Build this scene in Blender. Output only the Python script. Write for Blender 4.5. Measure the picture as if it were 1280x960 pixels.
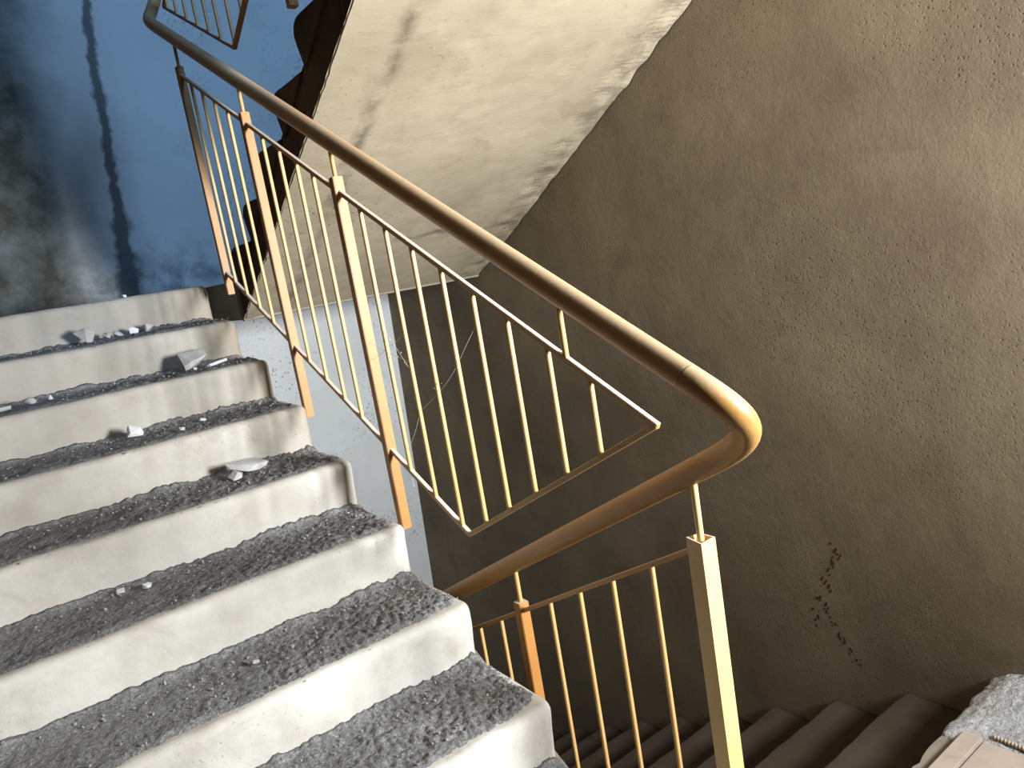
import bpy, bmesh, math, random
from mathutils import Vector, Matrix, noise

for _o in list(bpy.data.objects):
    bpy.data.objects.remove(_o)
scene = bpy.context.scene
COL = scene.collection

# ------------------------------------------------------------------ camera
cam_data = bpy.data.cameras.new('camera')
cam = bpy.data.objects.new('camera', cam_data)
COL.objects.link(cam)
cam_data.sensor_width = 36.0
cam_data.lens = 957.17 / 1280 * 36.0
cam_data.clip_start = 0.02
R0 = ((0.7944, -0.5848, -0.1642), (-0.2338, -0.0449, -0.9713), (0.5606, 0.8099, -0.1724))
r, d, f = (Vector(v) for v in R0)
cam.matrix_world = Matrix(((r.x, -d.x, -f.x, -0.922), (r.y, -d.y, -f.y, -1.3752), (r.z, -d.z, -f.z, 1.0555), (0, 0, 0, 1)))
scene.camera = cam

# ------------------------------------------------------------------ daylight
world = bpy.data.worlds.new('sky')
scene.world = world
world.use_nodes = True
wb = world.node_tree.nodes['Background']
wb.inputs['Color'].default_value = (0.62, 0.78, 1.0, 1)
wb.inputs['Strength'].default_value = 0.6


def area(name, loc, rot, sx, sy, power, col, spread=180):
    l = bpy.data.lights.new(name, 'AREA')
    l.shape = 'RECTANGLE'
    l.size, l.size_y = sx, sy
    l.energy, l.color, l.spread = power, col, math.radians(spread)
    o = bpy.data.objects.new(name, l)
    o.location, o.rotation_euler = loc, rot
    COL.objects.link(o)
    return o


# daylight in the window of the main landing (behind the camera) and of the storey above
area('window_daylight', (1.25, -2.32, 1.14), (math.radians(94), 0, math.radians(10)), 0.62, 0.80, 150, (0.97, 0.985, 1.0), 115)
area('upper_window_daylight', (0.85, -2.32, 4.35), (math.radians(72), 0, math.radians(8)), 1.2, 1.2, 190, (0.30, 0.58, 1.0))

vs = scene.view_settings
vs.view_transform = 'Standard'
vs.look = 'None'
vs.exposure = 0.0
vs.gamma = 1.0
vs.use_curve_mapping = False

# ------------------------------------------------------------------ dimensions (metres)
H, T = 0.16, 0.3054          # riser, tread
M = H / T
GAP = 0.20                   # the right-hand flights start at x = GAP, the left-hand ones end at x = 0
XL, XR = -1.40, 1.60         # side walls
YN = -2.28                   # wall behind the camera
RA, RB = 0.04, 0.16          # planes of the two railings in the stairwell
Z0, Z1, Z2 = -0.64, 1.12, 2.88   # landing, half landing, next landing
ZB = Z0 - 1.76
rng = random.Random(7)


# ------------------------------------------------------------------ materials
def new_mat(name):
    m = bpy.data.materials.new(name)
    m.use_nodes = True
    nt = m.node_tree
    b = nt.nodes['Principled BSDF']
    return m, nt, b


def node(nt, kind, **kw):
    n = nt.nodes.new(kind)
    for k, v in kw.items():
        if k in ('operation', 'blend_type', 'data_type', 'feature', 'noise_dimensions', 'clamp', 'use_clamp', 'interpolation_type'):
            setattr(n, k, v)
        else:
            n.inputs[k].default_value = v
    return n


def coords(nt):
    return nt.nodes.new('ShaderNodeTexCoord').outputs['Object']


def noise_tex(nt, vec, scale, detail=6.0, rough=0.55, stretch=None, dist=0.0):
    if stretch:
        mp = nt.nodes.new('ShaderNodeMapping')
        mp.inputs['Scale'].default_value = stretch
        nt.links.new(vec, mp.inputs['Vector'])
        vec = mp.outputs['Vector']
    n = node(nt, 'ShaderNodeTexNoise', Scale=scale, Detail=detail, Roughness=rough, Distortion=dist)
    nt.links.new(vec, n.inputs['Vector'])
    return n.outputs['Fac']


def ramp(nt, fac, a, b, lo=0.0, hi=1.0):
    n = node(nt, 'ShaderNodeMapRange')
    n.inputs['From Min'].default_value, n.inputs['From Max'].default_value = a, b
    n.inputs['To Min'].default_value, n.inputs['To Max'].default_value = lo, hi
    nt.links.new(fac, n.inputs['Value'])
    return n.outputs['Result']


def mix(nt, fac, a, b, mode='MIX'):
    n = nt.nodes.new('ShaderNodeMix')
    n.data_type = 'RGBA'
    n.blend_type = mode
    for sock, v in ((n.inputs[0], fac), (n.inputs[6], a), (n.inputs[7], b)):
        if isinstance(v, (int, float)):
            sock.default_value = v
        elif isinstance(v, tuple):
            sock.default_value = (*v, 1)
        else:
            nt.links.new(v, sock)
    return n.outputs[2]


def math_n(nt, op, a, b=0.0, c=None):
    n = nt.nodes.new('ShaderNodeMath')
    n.operation = op
    for i, v in enumerate((a, b) if c is None else (a, b, c)):
        if isinstance(v, (int, float)):
            n.inputs[i].default_value = v
        else:
            nt.links.new(v, n.inputs[i])
    return n.outputs[0]


def bump(nt, b, h, strength=0.4, dist=0.01):
    n = nt.nodes.new('ShaderNodeBump')
    n.inputs['Strength'].default_value = strength
    n.inputs['Distance'].default_value = dist
    nt.links.new(h, n.inputs['Height'])
    nt.links.new(n.outputs['Normal'], b.inputs['Normal'])


def specks(nt, vec, scale, thr, region_scale=1.3, region=0.5):
    """small dark pits, gathered in patches"""
    v = node(nt, 'ShaderNodeTexVoronoi', Scale=scale)
    w = nt.nodes.new('ShaderNodeVectorMath')
    w.operation = 'ADD'
    nz = node(nt, 'ShaderNodeTexNoise', Scale=scale * 0.7, Detail=3.0)
    nt.links.new(vec, nz.inputs['Vector'])
    sc = nt.nodes.new('ShaderNodeVectorMath')
    sc.operation = 'SCALE'
    sc.inputs['Scale'].default_value = 1.4 / scale
    nt.links.new(nz.outputs['Color'], sc.inputs[0])
    nt.links.new(vec, w.inputs[0])
    nt.links.new(sc.outputs[0], w.inputs[1])
    nt.links.new(w.outputs[0], v.inputs['Vector'])
    pit = ramp(nt, v.outputs['Distance'], thr, thr * 0.4)
    reg = ramp(nt, noise_tex(nt, vec, region_scale, 4), region, region + 0.14)
    return math_n(nt, 'MULTIPLY', pit, reg)


def concrete(name, dark, light, stain, scale=2.2, bump_s=0.35, pit=(60, 0.22, 0.5), rough=0.9):
    m, nt, b = new_mat(name)
    vec = coords(nt)
    big = noise_tex(nt, vec, scale, 8, 0.62)
    c = mix(nt, ramp(nt, big, 0.32, 0.68), dark, light)
    st = ramp(nt, noise_tex(nt, vec, scale * 2.7, 6, 0.6, dist=0.6), 0.56, 0.74)
    c = mix(nt, math_n(nt, 'MULTIPLY', st, 0.5), c, stain)
    pt = specks(nt, vec, pit[0], pit[1], region=pit[2])
    c = mix(nt, math_n(nt, 'MULTIPLY', pt, 0.6), c, tuple(v * 0.35 for v in stain))
    nt.links.new(c, b.inputs['Base Color'])
    b.inputs['Roughness'].default_value = rough
    b.inputs['Specular IOR Level'].default_value = 0.2
    fine = noise_tex(nt, vec, 90, 5, 0.7)
    mid = math_n(nt, 'MULTIPLY', noise_tex(nt, vec, 14, 6, 0.6), 0.65)
    h = math_n(nt, 'ADD', math_n(nt, 'MULTIPLY', fine, 0.35), mid)
    h = math_n(nt, 'SUBTRACT', h, math_n(nt, 'MULTIPLY', pt, 0.6))
    bump(nt, b, h, bump_s, 0.012)
    return m, nt, b, vec, c


def sep(nt, vec):
    s = nt.nodes.new('ShaderNodeSeparateXYZ')
    nt.links.new(vec, s.inputs[0])
    return s.outputs


MAT = {}
# right wall: brownish trowelled plaster
MAT['wall_right'] = concrete('brown_plaster', (0.18, 0.142, 0.095), (0.285, 0.235, 0.155), (0.145, 0.112, 0.078), 1.6, 0.25, (62, 0.27, 0.46))[0]
# far wall: grey plaster with a damp streak
m, nt, b, vec, c = concrete('grey_plaster', (0.52, 0.55, 0.56), (0.63, 0.66, 0.67), (0.42, 0.445, 0.455), 1.5, 0.15, (45, 0.12, 0.66))
x, y, z = sep(nt, vec)
wob = noise_tex(nt, vec, 5.0, 6, 0.65)
cen = math_n(nt, 'ADD', math_n(nt, 'MULTIPLY_ADD', z, 0.072, -0.137), math_n(nt, 'MULTIPLY_ADD', wob, 0.10, -0.05))
dx = math_n(nt, 'ABSOLUTE', math_n(nt, 'SUBTRACT', x, cen))
low = ramp(nt, z, 1.75, 1.2)
wid = math_n(nt, 'MULTIPLY_ADD', low, 0.05, 0.030)
wid = math_n(nt, 'MULTIPLY', wid, ramp(nt, noise_tex(nt, vec, 11, 5), 0.3, 0.7, 0.6, 1.35))
inner = node(nt, 'ShaderNodeMapRange')
nt.links.new(math_n(nt, 'DIVIDE', dx, wid), inner.inputs['Value'])
inner.inputs['From Min'].default_value, inner.inputs['From Max'].default_value = 1.2, 0.55
damp = math_n(nt, 'MULTIPLY', inner.outputs[0], ramp(nt, z, 1.0, 1.15))
grime = math_n(nt, 'MULTIPLY', ramp(nt, z, 1.52, 1.2), ramp(nt, noise_tex(nt, vec, 7, 7, 0.7), 0.42, 0.62))
grime = math_n(nt, 'MULTIPLY', grime, ramp(nt, z, 1.0, 1.15))
c2 = mix(nt, math_n(nt, 'MULTIPLY', damp, 0.82), c, (0.05, 0.06, 0.055))
c2 = mix(nt, math_n(nt, 'MULTIPLY', grime, 0.6), c2, (0.07, 0.075, 0.075))
spl = specks(nt, vec, 34, 0.34, 2.0, 0.47)
right = ramp(nt, x, 0.22, 0.5)
c2 = mix(nt, math_n(nt, 'MULTIPLY', math_n(nt, 'MULTIPLY', spl, right), 0.6), c2, (0.10, 0.11, 0.12))
shade_mould = math_n(nt, 'ADD', x, math_n(nt, 'MULTIPLY_ADD', noise_tex(nt, vec, 2.2, 7, 0.62), 0.34, -0.17))  # shade over the wall's left part painted into the colour, mottled with greenish mould
shade_mould = math_n(nt, 'MULTIPLY', ramp(nt, shade_mould, -0.12, -0.40), ramp(nt, noise_tex(nt, vec, 5.5, 8, 0.7), 0.25, 0.60, 0.62, 0.95))
shade_mould = math_n(nt, 'MULTIPLY', shade_mould, ramp(nt, z, 1.0, 1.15))
c2 = mix(nt, shade_mould, c2, (0.055, 0.058, 0.04))
nt.links.new(c2, b.inputs['Base Color'])
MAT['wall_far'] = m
# soffit concrete: board-cast, pale, with dirt along its edges
m, nt, b, vec, c = concrete('soffit_concrete', (0.285, 0.24, 0.165), (0.40, 0.345, 0.245), (0.22, 0.18, 0.122), 1.9, 0.22, (34, 0.26, 0.47))
x, y, z = sep(nt, vec)
wob = noise_tex(nt, vec, 6.0, 6, 0.65)
xx = math_n(nt, 'ADD', x, math_n(nt, 'MULTIPLY_ADD', wob, 0.10, -0.05))
band = math_n(nt, 'SUBTRACT', 1.0, ramp(nt, math_n(nt, 'ABSOLUTE', math_n(nt, 'SUBTRACT', xx, GAP + 0.215)), 0.004, 0.045))
band = math_n(nt, 'MULTIPLY', band, ramp(nt, noise_tex(nt, vec, 9, 6), 0.36, 0.6))
c2 = mix(nt, math_n(nt, 'MULTIPLY', band, 0.75), c, (0.11, 0.09, 0.065))
edge = math_n(nt, 'MULTIPLY', ramp(nt, xx, XR - 0.26, XR - 0.06), ramp(nt, noise_tex(nt, vec, 8, 7, 0.7), 0.40, 0.58))
c2 = mix(nt, math_n(nt, 'MULTIPLY', edge, 0.65), c2, (0.14, 0.11, 0.07))
yy = math_n(nt, 'ADD', y, math_n(nt, 'MULTIPLY_ADD', wob, 0.12, -0.06))
crk = math_n(nt, 'SUBTRACT', 1.0, ramp(nt, math_n(nt, 'ABSOLUTE', math_n(nt, 'SUBTRACT', yy, 1.93)), 0.004, 0.03))
crk = math_n(nt, 'MULTIPLY', crk, math_n(nt, 'MULTIPLY', ramp(nt, x, 0.7, 0.95), ramp(nt, noise_tex(nt, vec, 12, 6), 0.38, 0.6)))
c2 = mix(nt, math_n(nt, 'MULTIPLY', crk, 0.8), c2, (0.10, 0.08, 0.06))
nt.links.new(c2, b.inputs['Base Color'])
MAT['soffit'] = m
MAT['concrete'] = concrete('bare_concrete', (0.24, 0.21, 0.165), (0.36, 0.32, 0.26), (0.16, 0.14, 0.11), 2.5)[0]
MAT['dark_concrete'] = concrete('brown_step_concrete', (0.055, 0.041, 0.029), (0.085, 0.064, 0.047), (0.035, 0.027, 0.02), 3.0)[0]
# stair risers: off-white plaster, browned near the open end
m, nt, b, vec, c = concrete('riser_plaster', (0.60, 0.58, 0.52), (0.82, 0.81, 0.76), (0.44, 0.40, 0.33), 3.2, 0.25, (55, 0.2, 0.56), 0.75)
x, y, z = sep(nt, vec)
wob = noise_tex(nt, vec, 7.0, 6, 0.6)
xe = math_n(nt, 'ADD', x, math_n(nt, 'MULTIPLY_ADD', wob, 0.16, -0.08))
# soiling differs from step to step; painted light falloff darkens the upper ones
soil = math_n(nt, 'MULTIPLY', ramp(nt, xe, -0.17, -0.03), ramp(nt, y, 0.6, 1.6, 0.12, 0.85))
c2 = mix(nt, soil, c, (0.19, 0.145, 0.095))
foot = math_n(nt, 'MULTIPLY', ramp(nt, noise_tex(nt, vec, 5, 7, 0.65), 0.46, 0.66), 0.6)
c2 = mix(nt, foot, c2, (0.50, 0.47, 0.40))
# light falloff up the flight painted into the riser colour as patchy beige
falloff = math_n(nt, 'MULTIPLY', ramp(nt, math_n(nt, 'ADD', y, math_n(nt, 'MULTIPLY_ADD', noise_tex(nt, vec, 4, 6, 0.6), 1.6, -0.8)), 0.3, 1.9), 0.62)
c2 = mix(nt, falloff, c2, (0.36, 0.325, 0.26))
nt.links.new(c2, b.inputs['Base Color'])
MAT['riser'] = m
# rough cement on the treads
def mortar(name, a, bb, k=1.0):
    m, nt, b = new_mat(name)
    vec = coords(nt)
    big = ramp(nt, noise_tex(nt, vec, 4.0, 7, 0.6), 0.3, 0.7)
    c = mix(nt, big, a, bb)
    grain = noise_tex(nt, vec, 130, 4, 0.7)
    c = mix(nt, ramp(nt, grain, 0.52, 0.72, 0, 0.7), c, tuple(min(1, v * 2.0) for v in bb))
    c = mix(nt, ramp(nt, grain, 0.46, 0.30, 0, 0.75), c, tuple(v * 0.25 for v in a))
    nt.links.new(c, b.inputs['Base Color'])
    b.inputs['Roughness'].default_value = 0.95
    b.inputs['Specular IOR Level'].default_value = 0.15
    h = math_n(nt, 'ADD', math_n(nt, 'MULTIPLY', grain, 1.0), noise_tex(nt, vec, 45, 5, 0.7))
    bump(nt, b, h, 0.55 * k, 0.010)
    return m
MAT['mortar'] = mortar('rough_cement', (0.185, 0.188, 0.188), (0.30, 0.305, 0.305))
MAT['heap'] = mortar('cement_heap', (0.42, 0.43, 0.43), (0.62, 0.635, 0.64), 1.3)
MAT['stone'] = concrete('broken_concrete', (0.42, 0.42, 0.41), (0.62, 0.62, 0.60), (0.3, 0.3, 0.29), 14, 0.5)[0]
MAT['grit'] = concrete('grit', (0.20, 0.20, 0.195), (0.48, 0.48, 0.47), (0.14, 0.14, 0.13), 60, 0.3)[0]
MAT['white_stone'] = concrete('white_plaster_chip', (0.68, 0.69, 0.69), (0.85, 0.86, 0.86), (0.5, 0.5, 0.5), 14, 0.4)[0]


def paint(name, base, rust, dust, dust_amt, rough=0.5):
    """ochre paint, worn, with pale dust lying on whatever faces up"""
    m, nt, b = new_mat(name)
    vec = coords(nt)
    c = mix(nt, ramp(nt, noise_tex(nt, vec, 9, 6, 0.65), 0.45, 0.72, 0, 0.55), base, rust)
    g = nt.nodes.new('ShaderNodeNewGeometry')
    up = sep(nt, g.outputs['Normal'])[2]
    n = noise_tex(nt, vec, 30, 5, 0.6)
    dustf = ramp(nt, math_n(nt, 'ADD', up, math_n(nt, 'MULTIPLY_ADD', n, 0.5, -0.25)), 0.18, 0.8, 0, dust_amt)
    c = mix(nt, dustf, c, dust)
    ch = specks(nt, vec, 85, 0.28, 3.0, 0.6)
    c = mix(nt, math_n(nt, 'MULTIPLY', ch, 0.6), c, (0.60, 0.56, 0.50))
    nt.links.new(c, b.inputs['Base Color'])
    nt.links.new(math_n(nt, 'MULTIPLY_ADD', dustf, 0.35, rough), b.inputs['Roughness'])
    bump(nt, b, noise_tex(nt, vec, 60, 4), 0.12, 0.004)
    return m
MAT['paint'] = paint('ochre_paint', (0.52, 0.27, 0.075), (0.36, 0.16, 0.045), (0.62, 0.53, 0.45), 0.85)
MAT['post_paint'] = paint('ochre_post_paint', (0.44, 0.205, 0.05), (0.36, 0.15, 0.035), (0.62, 0.53, 0.45), 0.8)
MAT['bar_paint'] = paint('pale_ochre_bar_paint', (0.58, 0.355, 0.13), (0.46, 0.24, 0.07), (0.72, 0.63, 0.55), 0.9)
MAT['rail_paint'] = paint('dusty_ochre_handrail_paint', (0.47, 0.25, 0.075), (0.34, 0.16, 0.045), (0.54, 0.40, 0.25), 0.85, 0.42)
MAT['newel_paint'] = paint('yellowed_cream_paint', (0.74, 0.52, 0.225), (0.66, 0.42, 0.16), (0.72, 0.66, 0.56), 0.8)
MAT['board'] = concrete('beige_board', (0.46, 0.385, 0.33), (0.60, 0.52, 0.45), (0.36, 0.29, 0.24), 5.0, 0.25)[0]
MAT['steel'] = paint('rusty_steel', (0.30, 0.22, 0.15), (0.2, 0.12, 0.07), (0.7, 0.62, 0.5), 0.7, 0.5)
m, nt, b = new_mat('dark_spatter')
b.inputs['Base Color'].default_value = (0.075, 0.026, 0.014, 1)
b.inputs['Roughness'].default_value = 0.8
MAT['spatter'] = m
m, nt, b = new_mat('cobweb_silk')
b.inputs['Base Color'].default_value = (0.75, 0.75, 0.72, 1)
b.inputs['Roughness'].default_value = 0.6
MAT['silk'] = m
m, nt, b = new_mat('window_frame_paint')
b.inputs['Base Color'].default_value = (0.5, 0.48, 0.44, 1)
MAT['frame'] = m


# ------------------------------------------------------------------ helpers
def link(name, bm, mat, parent=None, smooth=False, loc=None):
    me = bpy.data.meshes.new(name)
    bmesh.ops.recalc_face_normals(bm, faces=bm.faces)
    bm.to_mesh(me)
    bm.free()
    if smooth:
        for p in me.polygons:
            p.use_smooth = True
    if mat:
        me.materials.append(MAT[mat])
    o = bpy.data.objects.new(name, me)
    COL.objects.link(o)
    if loc:
        o.location = loc
    if parent:
        o.parent = parent
    return o


def tag(o, label, cat, group=None, kind=None):
    o['label'] = label
    o['category'] = cat
    if group:
        o['group'] = group
    if kind:
        o['kind'] = kind
    return o


def empty(name, loc=(0, 0, 0)):
    o = bpy.data.objects.new(name, None)
    o.empty_display_size = 0.1
    o.location = loc
    COL.objects.link(o)
    return o


def structure(o, label=None):
    o['kind'] = 'structure'
    if label:
        o['label'] = label
    return o


def add_box(bm, lo, hi):
    vs_ = [bm.verts.new((x, y, z)) for x in (lo[0], hi[0]) for y in (lo[1], hi[1]) for z in (lo[2], hi[2])]
    for q in ((0, 1, 3, 2), (4, 6, 7, 5), (0, 4, 5, 1), (2, 3, 7, 6), (0, 2, 6, 4), (1, 5, 7, 3)):
        bm.faces.new([vs_[i] for i in q])


def box(lo, hi, bevel=0.0):
    bm = bmesh.new()
    add_box(bm, lo, hi)
    if bevel:
        bmesh.ops.bevel(bm, geom=bm.edges[:], offset=bevel, segments=2, affect='EDGES')
    return bm


def bar(p, q, wx, wn, bevel=0.0015):
    """square bar in a plane x = const from p to q"""
    p, q = Vector(p), Vector(q)
    u = (q - p).normalized()
    n = Vector((1, 0, 0)).cross(u).normalized()
    bm = bmesh.new()
    vs_ = []
    for e in (p, q):
        for sx, sn in ((-1, -1), (1, -1), (1, 1), (-1, 1)):
            vs_.append(bm.verts.new(e + Vector((sx * wx / 2, 0, 0)) + n * sn * wn / 2))
    for i in range(4):
        j = (i + 1) % 4
        bm.faces.new((vs_[i], vs_[j], vs_[4 + j], vs_[4 + i]))
    bm.faces.new(vs_[:4])
    bm.faces.new(vs_[4:][::-1])
    if bevel:
        bmesh.ops.bevel(bm, geom=bm.edges[:], offset=bevel, segments=1, affect='EDGES')
    return bm


def tube(pts, radius, n=20, cap=True):
    """round pipe along a polyline"""
    pts = [Vector(p) for p in pts]
    if len(pts) == 2:
        pts = [pts[0].lerp(pts[1], t) for t in (0, 0.005, 0.25, 0.5, 0.75, 0.995, 1)]
    bm = bmesh.new()
    rings = []
    ref = Vector((1, 0, 0))
    for i, p in enumerate(pts):
        a = pts[max(i - 1, 0)]
        c = pts[min(i + 1, len(pts) - 1)]
        u = (c - a).normalized()
        ref = (ref - u * ref.dot(u)).normalized()
        w = u.cross(ref)
        rings.append([bm.verts.new(p + (ref * math.cos(t) + w * math.sin(t)) * radius) for t in (2 * math.pi * k / n for k in range(n))])
    for a, c in zip(rings, rings[1:]):
        for k in range(n):
            bm.faces.new((a[k], a[(k + 1) % n], c[(k + 1) % n], c[k]))
    if cap:
        bm.faces.new(rings[0][::-1])
        bm.faces.new(rings[-1])
    return bm


def bez(p0, p1, p2, p3, n=16):
    p0, p1, p2, p3 = (Vector(p) for p in (p0, p1, p2, p3))
    return [p0 * (1 - t) ** 3 + p1 * 3 * t * (1 - t) ** 2 + p2 * 3 * t * t * (1 - t) + p3 * t ** 3 for t in (i / n for i in range(n + 1))]


def prism(poly, x0, x1):
    """a (y, z) outline swept along x"""
    bm = bmesh.new()
    a = [bm.verts.new((x0, y, z)) for y, z in poly]
    c = [bm.verts.new((x1, y, z)) for y, z in poly]
    n = len(poly)
    bm.faces.new(a)
    bm.faces.new(c[::-1])
    for i in range(n):
        j = (i + 1) % n
        bm.faces.new((a[i], c[i], c[j], a[j]))
    return bm


def nz(x, y, z, s):
    return noise.noise(Vector((x * s, y * s, z * s)))


# ------------------------------------------------------------------ the setting
structure(link('wall_right', box((XR, YN - 0.2, ZB - 0.2), (XR + 0.2, 4.4, 6.3)), 'wall_right'), 'brownish grey plastered wall beside the stairs')
structure(link('wall_left', box((XL - 0.2, YN - 0.2, ZB - 0.2), (XL, 4.4, 6.3)), 'dark_concrete'))


def ywall(z):
    return 3.63 + 0.079 * (0.84 - z)


bm = bmesh.new()
vv = []
for x in (XL - 0.2, XR + 0.2):
    for y, z in ((ywall(ZB - 0.2), ZB - 0.2), (ywall(6.3), 6.3), (4.3, 6.3), (4.3, ZB - 0.2)):
        vv.append(bm.verts.new((x, y, z)))
for q in ((0, 1, 5, 4), (1, 2, 6, 5), (2, 3, 7, 6), (3, 0, 4, 7), (0, 3, 2, 1), (4, 5, 6, 7)):
    bm.faces.new([vv[i] for i in q])
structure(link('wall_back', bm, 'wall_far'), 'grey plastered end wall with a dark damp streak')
# wall behind the camera with the window openings of two storeys
bm = bmesh.new()
wins = [(0.92, 1.56, 0.70, 1.58), (0.2, 1.5, 3.7, 5.0)]
y0, y1 = YN - 0.2, YN
add_box(bm, (XL - 0.2, y0, ZB - 0.2), (wins[1][0], y1, 6.3))
add_box(bm, (1.56, y0, ZB - 0.2), (XR + 0.2, y1, 6.3))
add_box(bm, (wins[1][0], y0, ZB - 0.2), (1.56, y1, 0.70))
add_box(bm, (wins[1][0], y0, 0.70), (0.92, y1, 1.58))
add_box(bm, (1.559, y0, 0.70), (1.56, y1, 1.58))
add_box(bm, (wins[1][0], y0, 1.58), (1.56, y1, 3.7))
add_box(bm, (1.5, y0, 3.7), (1.56, y1, 5.0))
add_box(bm, (wins[1][0], y0, 5.0), (1.56, y1, 6.3))
structure(link('wall_front', bm, 'wall_right'))
for i, (a, c, e, g) in enumerate(wins):
    bm = bmesh.new()
    for lo, hi in (((a, e), (c, e + 0.05)), ((a, g - 0.05), (c, g)), ((a, e), (a + 0.05, g)), ((c - 0.05, e), (c, g))):
        add_box(bm, (lo[0], YN - 0.16, lo[1]), (hi[0], YN - 0.10, hi[1]))
    structure(link('window_%d' % (i + 1), bm, 'frame'))

# landings
structure(link('floor', box((XL, YN, Z0 - 0.18), (XR, -0.9, Z0)), 'concrete'))
bm = bmesh.new()
N = 60
top = []
for i in range(N + 1):                     # ragged concrete lip of the landing towards the descending flight
    x = 0.0 + XR * i / N
    top.append((x, -0.275 + 0.018 * nz(x, 0, 3, 9) + 0.008 * nz(x, 5, 3, 40)))
rows = []
for (z, off, back) in ((Z0, 0.0, False), (Z0 - 0.03, 0.012, False), (Z0 - 0.18, 0.0, False)):
    rows.append([bm.verts.new((x, y + off, z)) for x, y in top])
bk = [bm.verts.new((x, -0.9, Z0)) for x, y in top]
bb = [bm.verts.new((x, -0.9, Z0 - 0.18)) for x, y in top]
seq = [bk] + rows + [bb]
for a, c in zip(seq, seq[1:] + seq[:1]):
    for i in range(N):
        bm.faces.new((a[i], a[i + 1], c[i + 1], c[i]))
for i in (0, N):
    bm.faces.new([s[i] for s in seq])
structure(link('floor', bm, 'concrete'), 'bare concrete landing edge above the descending steps')
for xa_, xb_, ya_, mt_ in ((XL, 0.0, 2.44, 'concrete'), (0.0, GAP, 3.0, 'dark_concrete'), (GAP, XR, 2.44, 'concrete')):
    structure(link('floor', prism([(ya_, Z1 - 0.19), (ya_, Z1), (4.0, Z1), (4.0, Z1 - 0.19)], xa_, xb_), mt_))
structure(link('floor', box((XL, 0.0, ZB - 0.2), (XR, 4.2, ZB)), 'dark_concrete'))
structure(link('floor', box((XL, YN, Z2 - 0.18), (XR, -0.64, Z2)), 'soffit'))
structure(link('ceiling', box((XL, YN, 6.1), (XR, 4.2, 6.3)), 'soffit'))


# ------------------------------------------------------------------ stair flights
def step_block(x0, x1, yr, zr, sgn, round0, round1, seed, nose=0.022, undercut=0.012, depth=None):
    """one solid step: riser face, rounded nose and tread; swept along x with softened open ends"""
    prof = []
    for i in range(7):
        t = i / 6
        prof.append((undercut * (1 - t) ** 1.0, (H - nose) * t))
    for i in range(1, 6):
        a = math.pi / 2 * i / 5
        prof.append((nose * (1 - math.cos(a)), H - nose + nose * math.sin(a)))
    for i in range(1, 8):
        prof.append((nose + (T + 0.012 - nose) * i / 7, H))
    xs = []
    Rr = 0.04
    n = 56
    a = x0 + (Rr if round0 else 0)
    c = x1 - (Rr if round1 else 0)
    for i in range(n + 1):
        xs.append((a + (c - a) * i / n, 0.0))
    cap = []
    for i in range(1, 7):
        t = math.pi / 2 * i / 6
        cap.append((Rr * math.sin(t), Rr * (1 - math.cos(t))))
    if round1:
        xs += [(c + p, q) for p, q in cap]
    if round0:
        xs = [(a - p, q) for p, q in reversed(cap)] + xs
    bm = bmesh.new()
    cols = []
    for x, ins in xs:
        colv = []
        for j, (s, z) in enumerate(prof):
            d = 0.007 * nz(x, seed, z, 5) + 0.004 * nz(x, seed + 3, z, 17) + 0.0015 * nz(x, seed, z, 60)
            w = min(1.0, z / H * 1.2 + 0.25)
            zz = z
            ss = s + d * w
            if j >= 7:
                zz = z + 0.003 * nz(x, seed + 9, s, 4) + 0.002 * nz(x, seed + 9, s, 21)
            ss = ss + ins * (1.0 if s < 0.15 else 0.3)
            zz = zz - ins * 0.55 * max(0.0, (z / H - 0.6) / 0.4)
            colv.append(bm.verts.new((x, yr + sgn * ss, zr + zz)))
        # bottom closing vertices follow the waist line of the flight
        colv.append(bm.verts.new((x, yr + sgn * (T + 0.012), zr + H - 0.03)))
        colv.append(bm.verts.new((x, yr + sgn * (undercut + ins), zr - 0.012)))
        cols.append(colv)
    k = len(cols[0])
    for A, B in zip(cols, cols[1:]):
        for j in range(k):
            jj = (j + 1) % k
            bm.faces.new((A[j], A[jj], B[jj], B[j]))
    bm.faces.new(cols[0][::-1])
    bm.faces.new(cols[-1])
    return bm


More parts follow.
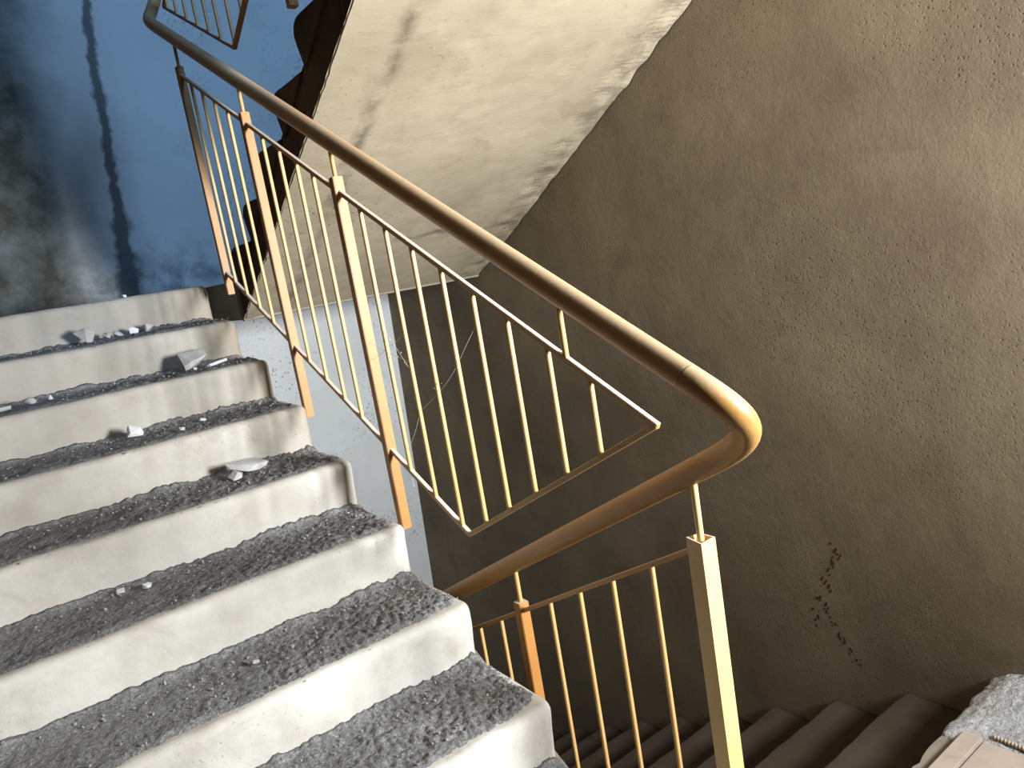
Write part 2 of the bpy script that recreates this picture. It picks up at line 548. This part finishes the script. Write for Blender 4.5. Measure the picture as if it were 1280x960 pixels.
def mortar_patch(x0, x1, yr, zt, seed):
    """rough cement lying on a tread, ragged along its front, ramped up against the next riser"""
    nx, ny = 300, 44
    bm = bmesh.new()
    grid = []
    for i in range(nx + 1):
        x = x0 + (x1 - x0) * (i / nx)
        coarse = 0.35 + 0.65 * max(0.0, min(1.0, (x + 0.75) / 0.6))
        fr = 0.014 + 0.007 * nz(x, seed, 0, 6) + 0.005 * nz(x, seed, 1, 26) + 0.004 * nz(x, seed, 2, 80)
        fr = max(0.003, fr + 0.014 * max(0.0, (x + 0.12) / 0.12))
        ed = max(0.0, (x - (x1 - 0.035)) / 0.035)
        colv = []
        for j in range(ny + 1):
            t = j / ny
            s = fr + (T + 0.010 - fr) * t
            base = zt + 0.003 * nz(x, seed + 9, s, 4) + 0.002 * nz(x, seed + 9, s, 21)
            h = 0.005 + 0.0045 * nz(x, s, seed, 14) + coarse * (0.0052 * nz(x, s, seed, 55) + 0.0066 * nz(x, s, seed + 2, 110) + 0.003 * nz(x, s, seed + 4, 230))
            h = max(h, 0.0008)
            h += 0.007 * math.exp(-(T - s) / 0.014) * (0.9 + 0.8 * nz(x, seed, 8, 9) + 0.4 * nz(x, seed, 8, 40))
            e = min(1.0, t * 9)
            h = h * e - 0.004 * (1 - e)
            h -= 0.022 * ed ** 2
            colv.append(bm.verts.new((x, yr + s, base + h)))
        grid.append(colv)
    for A, B in zip(grid, grid[1:]):
        for j in range(ny):
            bm.faces.new((A[j], B[j], B[j + 1], A[j + 1]))
    # skirts close the patch down into the step below it
    edge = [g[0] for g in grid] + grid[-1][1:] + [g[-1] for g in reversed(grid[:-1])] + list(reversed(grid[0][1:-1]))
    lowv = [bm.verts.new((v.co.x, v.co.y, zt - 0.014)) for v in edge]
    for i in range(len(edge)):
        j = (i + 1) % len(edge)
        bm.faces.new((edge[i], edge[j], lowv[j], lowv[i]))
    return bm


def flight(label, x0, x1, y_first, z_first, n, sgn, rounds, mat, slab_mat, waist, top_ext=0.0, bed=False, soffit_rag=0.0, nose=(0.022, 0.012)):
    root = empty('stair_flight', ((x0 + x1) / 2, y_first, z_first))
    bpy.context.view_layer.update()
    tag(root, label, 'stairs', 'concrete stair flights')
    inv = Vector(root.location)

    def put(name, bm, mt, parent=root, smooth=False):
        o = link(name, bm, mt, None, smooth)
        o.parent = parent
        o.matrix_parent_inverse = Matrix.Translation(-inv)
        return o
    L = n * T
    ya, yb = y_first, y_first + sgn * L
    za, zb = z_first, z_first + n * H
    poly = [(ya, za - 0.012), (yb, zb - 0.012), (yb, zb - waist), (ya, za - waist)]
    inset = 0.0
    if soffit_rag:
        # a long slab whose lower edges are chipped: swept in many pieces along its slope
        bm = bmesh.new()
        K, J = 160, 24
        up, dn = [], []
        for i in range(K + 1):
            t = i / K
            y = ya + (yb - ya) * t
            z = za + (zb - za) * t
            l = x0 + soffit_rag * (max(0, nz(t, 1, 0, 60)) + 1.4 * max(0, nz(t, 2, 0, 150))) * (0.4 + max(0, nz(t, 5, 0, 9)) * 2)
            row = [bm.verts.new((l + 0.012, y, z - waist + 0.02))]
            for j in range(J + 1):
                x = l + (x1 - l) * j / J
                dz = 0.004 * nz(x, y, 0, 4) + 0.002 * nz(x, y, 1, 20)
                dz -= 0.010 * (1 if 0.02 < x - x0 < 0.05 and False else 0)
                if x > x1 - 0.16:
                    dz += 0.012 * nz(x, y, 2, 15)
                row.append(bm.verts.new((x, y, z - waist + dz)))
            row.append(bm.verts.new((x1, y, z - 0.012)))
            row.append(bm.verts.new((x0 + 0.012, y, z - 0.012)))
            up.append(row)
        kk = len(up[0])
        for A, B in zip(up, up[1:]):
            for j in range(kk):
                jj = (j + 1) % kk
                bm.faces.new((A[j], A[jj], B[jj], B[j]))
        bm.faces.new(up[0])
        bm.faces.new(up[-1][::-1])
        so = put('slab', bm, slab_mat)
        so.data.materials.append(MAT[mat])
        for p in so.data.polygons:
            if p.normal.x < -0.75:
                p.material_index = 1
    else:
        put('slab', prism(poly, x0, x1), slab_mat)
    steps = []
    for k in range(n):
        yk, zk = y_first + sgn * k * T, z_first + k * H
        st = put('step', step_block(x0, x1, yk, zk, sgn, rounds[0], rounds[1], k * 3.7 + y_first, *nose), mat, root, True)
        steps.append(st)
        if bed and k < n - 1:
            mb = link('mortar_bed', mortar_patch(x0, x1 - 0.004, yk, zk + H, k * 3.7 + y_first), 'mortar', None, True)
            mb.parent = st
    return root, steps


# the flight in the foreground, climbing away on the left
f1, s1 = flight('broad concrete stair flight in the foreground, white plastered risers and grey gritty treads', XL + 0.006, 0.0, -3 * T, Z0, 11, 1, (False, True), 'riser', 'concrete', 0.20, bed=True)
# the flight above, climbing back over our heads on the right: pale soffit, dark stepped side
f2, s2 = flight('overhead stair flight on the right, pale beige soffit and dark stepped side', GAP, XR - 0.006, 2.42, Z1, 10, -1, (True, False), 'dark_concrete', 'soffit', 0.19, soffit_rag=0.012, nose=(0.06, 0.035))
# the flight going down into the dark on the right
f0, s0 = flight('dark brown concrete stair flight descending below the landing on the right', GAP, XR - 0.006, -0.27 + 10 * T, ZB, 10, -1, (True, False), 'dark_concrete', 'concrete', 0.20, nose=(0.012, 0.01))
# the next flight of the storey above (out of the picture, shades the far wall)
f3, s3 = flight('uppermost stair flight over the foreground stairs', XL + 0.006, 0.0, -0.62, Z2, 11, 1, (False, True), 'concrete', 'soffit', 0.20)


# plaster strip along the free edge of the overhead soffit, and the chipped white lip at its foot
def f2put(name, bm, mt, label=None):
    o = link(name, bm, mt)
    o.parent = f2
    o.matrix_parent_inverse = Matrix.Translation(-Vector(f2.location))
    if label:
        o['label'] = label
    return o


bm = bmesh.new()
K = 120
rows = []
for i in range(K + 1):
    y = 2.42 - 10 * T * i / K
    z = Z1 + 10 * H * i / K - 0.19
    l = GAP + 0.004 + 0.012 * max(0, nz(y, 1, 3, 22)) + 0.008 * max(0, nz(y, 2, 3, 70))
    r_ = GAP + 0.052 + 0.0025 * nz(y, 3, 3, 30)
    rows.append([bm.verts.new(p) for p in ((l, y, z + 0.008), (l, y, z - 0.005), (r_, y, z - 0.005), (r_, y, z + 0.008))])
for A, B in zip(rows, rows[1:]):
    for j in range(4):
        jj = (j + 1) % 4
        bm.faces.new((A[j], A[jj], B[jj], B[j]))
bm.faces.new(rows[0])
bm.faces.new(rows[-1][::-1])
f2put('edge_strip', bm, 'soffit', 'plaster strip with a ragged edge along the free side of the soffit')
bm = bmesh.new()
rows = []
for i in range(151):
    x = GAP + 0.003 + (XR - GAP - 0.01) * i / 150
    h = 0.006 + 0.006 * max(0, nz(x, 4, 1, 18)) + 0.004 * max(0, nz(x, 5, 1, 60))
    rows.append([bm.verts.new(p) for p in ((x, 2.405, 0.936), (x, 2.412, 0.930 - h * 0.5), (x, 2.440, 0.930 - h), (x, 2.446, 0.94))])
for A, B in zip(rows, rows[1:]):
    for j in range(4):
        jj = (j + 1) % 4
        bm.faces.new((A[j], A[jj], B[jj], B[j]))
bm.faces.new(rows[0])
bm.faces.new(rows[-1][::-1])
f2put('plaster_lip', bm, 'riser', 'thin chipped white lip along the foot of the soffit')


# ------------------------------------------------------------------ railings
def rail_root(label, loc):
    return tag(empty('railing_panel', loc), label, 'railing', 'welded railing panels in the stairwell')


def sub(name, bm, mt, root, smooth=False, label=None):
    o = link(name, bm, mt, None, smooth)
    o.parent = root
    p = root
    off = Vector((0, 0, 0))
    while p is not None:
        off += Vector(p.location)
        p = p.parent
    o.matrix_parent_inverse = Matrix.Translation(-off) if root.type == 'EMPTY' else Matrix.Identity(4)
    if label:
        o['label'] = label
    return o


def hand1(y):
    return 0.838 + 0.5286 * (y + 0.418)


def hand0(y):
    return 0.548 - 0.528 * (y + 0.328)


def square_post(root, x, y, zb, zt, w, foot_x=None, mt='post_paint', stub_to=None, name='post'):
    po = sub(name, box((x - w / 2, y - w / 2, zb), (x + w / 2, y + w / 2, zt), 0.0018), mt, root)
    if foot_x is not None:
        a, c = sorted((foot_x, x))
        sub('fixing_pin', tube([(a, y, zb + 0.05), (c, y, zb + 0.05)], 0.006, 8), 'paint', po)
    if stub_to:
        sub('stub', tube([(x, y, zt - 0.015), (x, y, stub_to)], 0.0065, 10), 'bar_paint', po, True)
    return po


# middle railing, beside the foreground flight
rm = rail_root('ochre railing panel with a triangular end climbing beside the foreground flight', (RA, 0.715, 0.265))


def top1(y):
    return 0.705 + 0.5254 * (y + 0.41)


def bot1(y):
    if y < 0.324:
        return 0.705 + (y + 0.41) * (0.333 - 0.705) / 0.734
    return 0.333 + 0.502 * (y - 0.324)


def p1(y, z):
    return (RA, y, z)


sub('top_rail', bar(p1(-0.418, top1(-0.418)), p1(1.965, top1(1.965)), 0.013, 0.013), 'bar_paint', rm)
sub('bottom_rail', bar(p1(0.324, 0.333), p1(1.965, bot1(1.965)), 0.013, 0.013), 'bar_paint', rm)
sub('end_rail', bar(p1(-0.41, 0.701), p1(0.328, 0.331), 0.013, 0.012), 'bar_paint', rm)
square_post(rm, RA, 1.965, 1.06, 1.985, 0.028, 0.0, 'post_paint', hand1(1.965))
square_post(rm, RA, 1.343, 0.575, 1.66, 0.030, 0.0, 'post_paint', hand1(1.343))
square_post(rm, RA, 0.715, 0.270, 1.335, 0.031, 0.0, 'post_paint', hand1(0.715))
sub('stub', tube([p1(-0.19, top1(-0.19)), p1(-0.19, hand1(-0.19))], 0.0065, 10), 'bar_paint', rm, True)
for y in (1.86, 1.745, 1.625, 1.505, 1.221, 1.098, 0.977, 0.870, 0.600, 0.476, 0.355, 0.232, 0.114, -0.006, -0.132, -0.251):
    sub('baluster', bar(p1(y, bot1(y)), p1(y, top1(y)), 0.011, 0.011, 0.002), 'bar_paint', rm)

# lower railing, beside the flight going down
rl = rail_root('ochre railing panel descending from the pale square newel at lower right', (RB, -0.373, Z0))


def top0(y):
    return 0.392 - 0.511 * (y + 0.328)


def p0(y, z):
    return (RB, y, z)


# hollow square newel with an open, burred top
bm = bmesh.new()
nx, ny, th = 0.021, 0.019, 0.003
cx, cy, zt = RB, -0.373, 0.432
outer = [(-nx, -ny), (nx, -ny), (nx, ny), (-nx, ny)]
inn = [(-nx + th, -ny + th), (nx - th, -ny + th), (nx - th, ny - th), (-nx + th, ny - th)]
lo = [bm.verts.new((cx + a, cy + c, Z0)) for a, c in outer]
hi = [bm.verts.new((cx + a, cy + c, zt + (0.006 if a < 0 < c else 0))) for a, c in outer]
hin = [bm.verts.new((cx + a, cy + c, zt + (0.006 if a < 0 < c else 0))) for a, c in inn]
lin = [bm.verts.new((cx + a, cy + c, zt - 0.06)) for a, c in inn]
for i in range(4):
    j = (i + 1) % 4
    bm.faces.new((lo[i], lo[j], hi[j], hi[i]))
    bm.faces.new((hi[i], hi[j], hin[j], hin[i]))
    bm.faces.new((hin[i], hin[j], lin[j], lin[i]))
bm.faces.new(lin)
bm.faces.new(lo[::-1])
nw = sub('newel_post', bm, 'newel_paint', rl, label='thick hollow square post in yellowed cream paint')
sub('stub', tube([(cx, cy, zt - 0.06), (cx, cy, hand0(cy))], 0.0075, 12), 'newel_paint', nw, True)
sub('top_rail', bar(p0(-0.365, top0(-0.365)), p0(1.60, top0(1.60)), 0.012, 0.012), 'paint', rl)
sub('bottom_rail', bar(p0(-0.365, top0(-0.365) - 0.80), p0(1.60, top0(1.60) - 0.80), 0.012, 0.012), 'paint', rl)
for y in (0.325, 0.96, 1.57):
    square_post(rl, RB, y, top0(y) - 1.12, top0(y) + 0.03, 0.032, GAP, 'post_paint', hand0(y))
for y in (-0.222, -0.085, 0.047, 0.182, 0.448, 0.580, 0.705, 0.83, 1.09, 1.21, 1.33, 1.45):
    sub('baluster', bar(p0(y, top0(y) - 0.80), p0(y, top0(y)), 0.0105, 0.0105, 0.002), 'bar_paint', rl)

# upper railing, beside the flight overhead; its pointed lower end hangs over the half landing
ru = rail_root('dark backlit railing panel end at the top left against the blue wall', (RB, 1.036, 1.92))
tipu, endu = (1.628, 1.959), (2.402, 2.365)
KU = 0.50


def botu(y):
    return tipu[1] + (0.47 * (tipu[0] - y) if y < tipu[0] else (y - tipu[0]) * (endu[1] - tipu[1]) / (endu[0] - tipu[0]))


def topu(y):
    return endu[1] + 0.525 * (endu[0] - y)


sub('end_rail', bar(p0(*tipu), p0(*endu), 0.013, 0.013), 'paint', ru)
sub('bottom_rail', bar(p0(*tipu), p0(-0.30, botu(-0.30)), 0.016, 0.016), 'paint', ru)
sub('top_rail', bar(p0(*endu), p0(-0.30, topu(-0.30)), 0.013, 0.013), 'paint', ru)
for y in (1.036, 0.42, -0.19):
    square_post(ru, RB, y, 1.905 + (1.036 - y) * M, topu(y) + 0.03, 0.03, GAP, 'post_paint', topu(y) + 0.14)
for y in (2.35, 2.235, 2.115, 1.993, 1.870, 1.750, 1.615, 1.475, 1.35, 1.23, 0.92, 0.80, 0.67, 0.55, 0.30, 0.18, 0.06, -0.06):
    sub('baluster', bar(p0(y, botu(y)), p0(y, topu(y)), 0.011, 0.011, 0.002), 'paint', ru)

# the continuous round handrail of all three
PR = 0.0255
hr = tag(empty('handrail', (RA, 0.4, hand1(0.4))), 'thick dusty ochre pipe handrail bending round at the right and running the whole stairwell', 'handrail')
e0 = bez(p1(-0.50, hand1(-0.50)), p1(-0.62, hand1(-0.62)), p0(-0.565, hand0(-0.565)), p0(-0.43, hand0(-0.43)), 20)
sub('pipe', tube([p1(2.16, hand1(2.16)), p1(-0.50, hand1(-0.50))], PR, 28, False), 'rail_paint', hr, True)
sub('elbow', tube(e0, PR, 28, False), 'rail_paint', hr, True)
sub('pipe', tube([p0(-0.43, hand0(-0.43)), p0(1.75, hand0(1.75))], PR, 28, False), 'rail_paint', hr, True)


def handu(y):
    return topu(y) + 0.137


eu = bez(p1(2.16, hand1(2.16)), p1(2.36, hand1(2.36)), p0(2.55, handu(2.55) - 0.06), p0(2.42, handu(2.42)), 20)
sub('elbow', tube(eu, PR, 28, False), 'rail_paint', hr, True)
sub('pipe', tube([p0(2.42, handu(2.42)), p0(-0.35, handu(-0.35))], PR, 28, False), 'rail_paint', hr, True)


# ------------------------------------------------------------------ rubble on the treads
def chunk(name, seed, size, loc, rot, mat, label, cat, n=16, group=None):
    rr = random.Random(seed)
    bm = bmesh.new()
    for _ in range(n):
        v = Vector((rr.uniform(-1, 1), rr.uniform(-1, 1), rr.uniform(-1, 1)))
        v = v / max(abs(v.x), abs(v.y), abs(v.z)) * rr.uniform(0.75, 1)
        bm.verts.new((v.x * size[0] / 2, v.y * size[1] / 2, v.z * size[2] / 2))
    res = bmesh.ops.convex_hull(bm, input=bm.verts[:])
    bmesh.ops.delete(bm, geom=[g for g in res['geom_interior'] if isinstance(g, bmesh.types.BMVert)], context='VERTS')
    R = Matrix.Rotation(rot[2], 3, 'Z') @ Matrix.Rotation(rot[1], 3, 'Y') @ Matrix.Rotation(rot[0], 3, 'X')
    bmesh.ops.rotate(bm, verts=bm.verts[:], cent=(0, 0, 0), matrix=R)
    low_ = min(v.co.z for v in bm.verts)
    for v in bm.verts:
        v.co.z -= low_
    o = link(name, bm, mat, None, False, loc)
    return tag(o, label, cat, group or 'broken bits of concrete and plaster on the treads')


def tread_z(k):
    return k * H + 0.005


D = math.radians
chunk('concrete_chunk', 3, (0.085, 0.06, 0.055), (-0.525, 2.06, tread_z(6)), (0.3, 0.5, 0.4), 'stone', 'angular grey lump at the left end of the topmost rubble row', 'rubble')
chunk('concrete_chunk', 5, (0.035, 0.03, 0.026), (-0.445, 2.07, tread_z(6)), (0.2, 0.1, 0.9), 'stone', 'small grey bit just right of the angular lump in the topmost row', 'rubble')
chunk('concrete_chunk', 8, (0.045, 0.03, 0.024), (-0.40, 2.075, tread_z(6)), (0.1, 0.3, 0.2), 'stone', 'small flattish bit in the middle of the topmost rubble row', 'rubble')
chunk('concrete_chunk', 9, (0.045, 0.03, 0.038), (-0.345, 2.08, tread_z(6)), (0.1, 0.5, 0.1), 'white_stone', 'pale bit with a dark left side near the right end of the top rubble row', 'rubble')
chunk('concrete_chunk', 11, (0.060, 0.04, 0.040), (-0.285, 2.085, tread_z(6)), (0.4, 0.2, 0.5), 'stone', 'rounded grey bit closing the right end of the top rubble row', 'rubble')
# the leaning slab on the third step from the top
chunk('concrete_slab', 21, (0.125, 0.085, 0.045), (-0.215, 1.735, tread_z(5)), (0.55, -0.12, 0.15), 'stone', 'flat grey slab leaning on the riser of the third step from the top', 'rubble', 22)
chunk('plaster_chip', 14, (0.090, 0.018, 0.014), (-0.155, 1.655, tread_z(5) + 0.002), (0, -0.1, 0.2), 'white_stone', 'long white sliver lying before the leaning grey slab', 'rubble')
chunk('plaster_chip', 15, (0.025, 0.02, 0.012), (-0.255, 1.62, tread_z(5) + 0.002), (0, 0.2, 0.9), 'white_stone', 'white crumb at the foot of the leaning grey slab', 'rubble')
chunk('plaster_chip', 16, (0.060, 0.03, 0.014), (-0.86, 1.70, tread_z(5)), (0, 0, 0.3), 'stone', 'flat flake at the far left of the third step from the top', 'rubble')
chunk('plaster_chip', 17, (0.032, 0.026, 0.022), (-0.775, 1.71, tread_z(5)), (0.2, 0.4, 0.6), 'stone', 'small grey bit beside the flake on the left of the third step', 'rubble')
chunk('plaster_chip', 18, (0.024, 0.02, 0.018), (-0.715, 1.72, tread_z(5)), (0.2, 0.4, 0.6), 'white_stone', 'small white bit on the left of the third step, right of the grey bit', 'rubble')
chunk('plaster_chip', 33, (0.062, 0.045, 0.042), (-0.522, 1.435, tread_z(4)), (0.6, 0.5, 0.3), 'white_stone', 'bright white angular lump on the fourth step from the top', 'rubble')
chunk('plaster_chip', 34, (0.026, 0.02, 0.012), (-0.40, 1.33, tread_z(4)), (0.1, 0.2, 0.3), 'stone', 'thin grey chip on the fourth step right of the bright lump', 'rubble')
chunk('plaster_chip', 35, (0.030, 0.02, 0.012), (-0.31, 1.42, tread_z(4)), (0.1, 0.2, 0.7), 'white_stone', 'thin white chip near the middle of the fourth step, farther right', 'rubble')
chunk('concrete_slab', 27, (0.135, 0.075, 0.026), (-0.27, 1.15, tread_z(3)), (0.28, 0.12, 0.45), 'stone', 'broken flat grey flake lying on the fifth step from the top', 'rubble', 24)
chunk('concrete_slab', 29, (0.060, 0.045, 0.020), (-0.325, 1.10, tread_z(3)), (0.1, -0.2, 0.9), 'stone', 'smaller flake touching the left tip of the flat flake on the fifth step', 'rubble', 14)
chunk('plaster_chip', 41, (0.022, 0.018, 0.014), (-0.673, 0.85, tread_z(2)), (0.1, 0.2, 0.7), 'white_stone', 'white crumb at the left of the sixth step from the top', 'rubble')
chunk('plaster_chip', 42, (0.026, 0.018, 0.014), (-0.735, 0.885, tread_z(2)), (0.1, 0.2, 0.3), 'stone', 'grey crumb against the riser at the left of the sixth step', 'rubble')
chunk('concrete_chunk', 43, (0.020, 0.016, 0.014), (-0.527, 0.48, tread_z(1)), (0.1, 0.2, 0.3), 'board', 'brownish crumb in the middle of the seventh step from the top', 'rubble')
chunk('plaster_chip', 44, (0.024, 0.016, 0.013), (-0.332, 2.165, Z1), (0.1, 0.2, 0.3), 'white_stone', 'pale crumb on the edge of the top step against the blue wall', 'rubble')

# loose grit on the treads: far too many grains to count
bm = bmesh.new()
rg = random.Random(12)
for k in range(-1, 7):
    cnt = 150
    for _ in range(cnt):
        x = -1.15 + 1.13 * (rg.random() ** 0.6)
        s = rg.uniform(0.04, T - 0.01) if rg.random() < 0.6 else rg.uniform(T - 0.08, T - 0.01)
        sz = rg.uniform(0.0016, 0.0042) * (1.5 if rg.random() < 0.08 else 1)
        c = Vector((x, k * T + s, k * H + 0.005))
        m4 = Matrix.Translation(c + Vector((0, 0, sz * 0.6))) @ Matrix.Rotation(rg.uniform(0, 6.3), 4, (rg.random(), rg.random(), rg.random() + 0.1))
        bmesh.ops.create_icosphere(bm, subdivisions=1, radius=sz, matrix=m4 @ Matrix.Diagonal((1.2, 0.9, 0.75, 1)))
tag(link('gravel', bm, 'grit'), 'loose grey grit scattered over the treads of the foreground flight', 'gravel', None, 'stuff')

# ------------------------------------------------------------------ landing at the lower right
bd = tag(empty('wooden_board', (0.8, -0.40, Z0)), 'beige board lying along the landing edge at the lower right', 'board')
sub('plank', box((0.42, -0.68, Z0), (1.262, -0.384, Z0 + 0.018), 0.003), 'board', bd)
sub('edge_strip', box((0.42, -0.381, Z0), (1.265, -0.322, Z0 + 0.024), 0.005), 'board', bd, label='slightly lighter raised strip along the edge of the board')

# cement heap: a height field between the board and the right wall
bm = bmesh.new()
NX, NY = 110, 110
g = []
xa, xb, yb_, ya_ = 1.19, 1.598, -0.235, -0.95
for i in range(NX + 1):
    colv = []
    for j in range(NY + 1):
        u, v = i / NX, j / NY
        xs_ = xa + (xb - xa) * u
        ys_ = yb_ + (ya_ - yb_) * v
        ragl = 0.02 * nz(ys_, 3, 1, 14) + 0.012 * nz(ys_, 4, 1, 50)
        ragf = 0.014 * nz(xs_, 6, 1, 16) + 0.008 * nz(xs_, 7, 1, 60)
        dl = xs_ - (1.222 + ragl + max(0.0, (-0.42 - ys_)) * 0.10)
        df = (-0.268 + ragf) - ys_
        e = max(0.0, min(1.0, min(dl, df) / 0.05))
        h = (e ** 0.6) * (0.024 + 0.045 * max(0, min(1, (xs_ - 1.25) / 0.3)) * max(0.2, min(1, df / 0.12)))
        h += e * (0.007 * nz(xs_, ys_, 1, 22) + 0.005 * nz(xs_, ys_, 2, 60) + 0.0035 * nz(xs_, ys_, 3, 140))
        if min(dl, df) <= 0:
            h = -0.02
        colv.append(bm.verts.new((xs_, ys_, Z0 + h)))
    g.append(colv)
for A, B in zip(g, g[1:]):
    for j in range(NY):
        q = (A[j], B[j], B[j + 1], A[j + 1])
        if max(v.co.z for v in q) > Z0 - 0.005:
            bm.faces.new(q)
bmesh.ops.delete(bm, geom=[v for v in bm.verts if not v.link_faces], context='VERTS')
tag(link('cement_heap', bm, 'heap', None, True), 'heap of crumbly light grey cement against the right wall at the landing edge', 'rubble')

# ribbed bar lying beside the board, half under the heap
pts = []
bm = bmesh.new()
xr_, ya_, yb_ = 1.258, -0.405, -0.95
nseg, nr = 220, 12
rings = []
for i in range(nseg + 1):
    y = ya_ + (yb_ - ya_) * i / nseg
    ring = []
    for k in range(nr):
        t = 2 * math.pi * k / nr
        rad = 0.0052 + 0.0048 * max(0.0, math.sin(y / 0.0095 * 2 * math.pi + t)) 
        ring.append(bm.verts.new((xr_ + 0.012 + rad * math.cos(t) , y, Z0 + 0.030 + rad * math.sin(t))))
    rings.append(ring)
for A, B in zip(rings, rings[1:]):
    for k in range(nr):
        bm.faces.new((A[k], A[(k + 1) % nr], B[(k + 1) % nr], B[k]))
bm.faces.new(rings[0])
bm.faces.new(rings[-1][::-1])
tag(link('reinforcing_bar', bm, 'steel', None, True), 'ribbed steel bar lying between the beige board and the cement heap', 'bar')

# reddish-brown spatter marks on the right wall
bm = bmesh.new()
rs = random.Random(5)
path = [(0.285, -0.285), (0.292, -0.33), (0.285, -0.36), (0.335, -0.43), (0.325, -0.47), (0.36, -0.52), (0.345, -0.545), (0.335, -0.57), (0.318, -0.60), (0.305, -0.63), (0.29, -0.66), (0.275, -0.69), (0.395, -0.63), (0.375, -0.615), (0.34, -0.54), (0.25, -0.72), (0.26, -0.31), (0.31, -0.40), (0.22, -0.76), (0.40, -0.57)]
for (y, z) in path:
    for q in range(2):
        cy_, cz_ = y + rs.gauss(0, 0.009), z + rs.gauss(0, 0.010)
        L_, w_ = rs.uniform(0.005, 0.018), rs.uniform(0.0022, 0.0052)
        a = (-1 if z < -0.53 and rs.random() < 0.6 else 1) * rs.uniform(0.3, 0.6)
        vs_ = []
        for k in range(8):
            t = 2 * math.pi * k / 8
            py_, pz_ = w_ * math.cos(t) * rs.uniform(0.7, 1.2), L_ * math.sin(t) * rs.uniform(0.8, 1.1)
            vs_.append((cy_ + py_ * math.cos(a) - pz_ * math.sin(a), cz_ + py_ * math.sin(a) + pz_ * math.cos(a)))
        a_ = [bm.verts.new((XR - 0.0012, *v)) for v in vs_]
        b_ = [bm.verts.new((XR + 0.003, *v)) for v in vs_]
        bm.faces.new(a_)
        for k in range(8):
            bm.faces.new((a_[k], a_[(k + 1) % 8], b_[(k + 1) % 8], b_[k]))
o = link('spatter_marks', bm, 'spatter')
o.parent = bpy.data.objects['wall_right']
o['kind'] = 'stuff'

# cobwebs strung between the balusters
bm = bmesh.new()
rc = random.Random(3)
segs = [((RA, 0.715, 0.86), (RA, 0.476, 0.80)), ((RA, 0.600, 0.90), (RA, 0.476, 0.77)), ((RA, 0.600, 0.84), (RA, 0.476, 0.88)),
        ((RA, 0.715, 0.80), (RA, 0.600, 0.84)), ((RA, 0.355, 0.72), (RA, 0.232, 0.80)), ((RA, 0.232, 0.80), (RA, 0.114, 0.90)),
        ((RA, 0.476, 0.66), (RA, 0.355, 0.72)), ((RA, 0.600, 0.53), (RA, 0.476, 0.66)), ((RA, 0.600, 0.42), (RA, 0.600, 0.60))]
for a, c in segs:
    a, c = Vector(a), Vector(c)
    mid = (a + c) / 2 + Vector((rc.uniform(-0.01, 0.01), 0, -0.008))
    pl = [a * (1 - t) ** 2 + mid * 2 * t * (1 - t) + c * t * t for t in (i / 12 for i in range(13))]
    t_ = tube(pl, 0.00045, 5)
    me_ = bpy.data.meshes.new('tmp')
    t_.to_mesh(me_)
    t_.free()
    bm.from_mesh(me_)
    bpy.data.meshes.remove(me_)
for c in ((RA, 0.55, 0.845), (RA, 0.53, 0.82), (RA, 0.34, 0.735), (RA, 0.365, 0.728), (RA, 0.50, 0.80), (RA, 0.575, 0.87)):
    for q in range(4):
        mt4 = Matrix.Translation(Vector(c) + Vector((rc.gauss(0, .002), rc.gauss(0, .006), rc.gauss(0, .006)))) @ Matrix.Rotation(rc.uniform(0, 6), 4, 'X') @ Matrix.Diagonal((0.6, 1.8, 0.7, 1))
        bmesh.ops.create_icosphere(bm, subdivisions=1, radius=rc.uniform(0.0008, 0.002), matrix=mt4)
tag(link('cobweb', bm, 'silk'), 'torn dusty cobweb strung between balusters of the middle railing', 'cobweb')
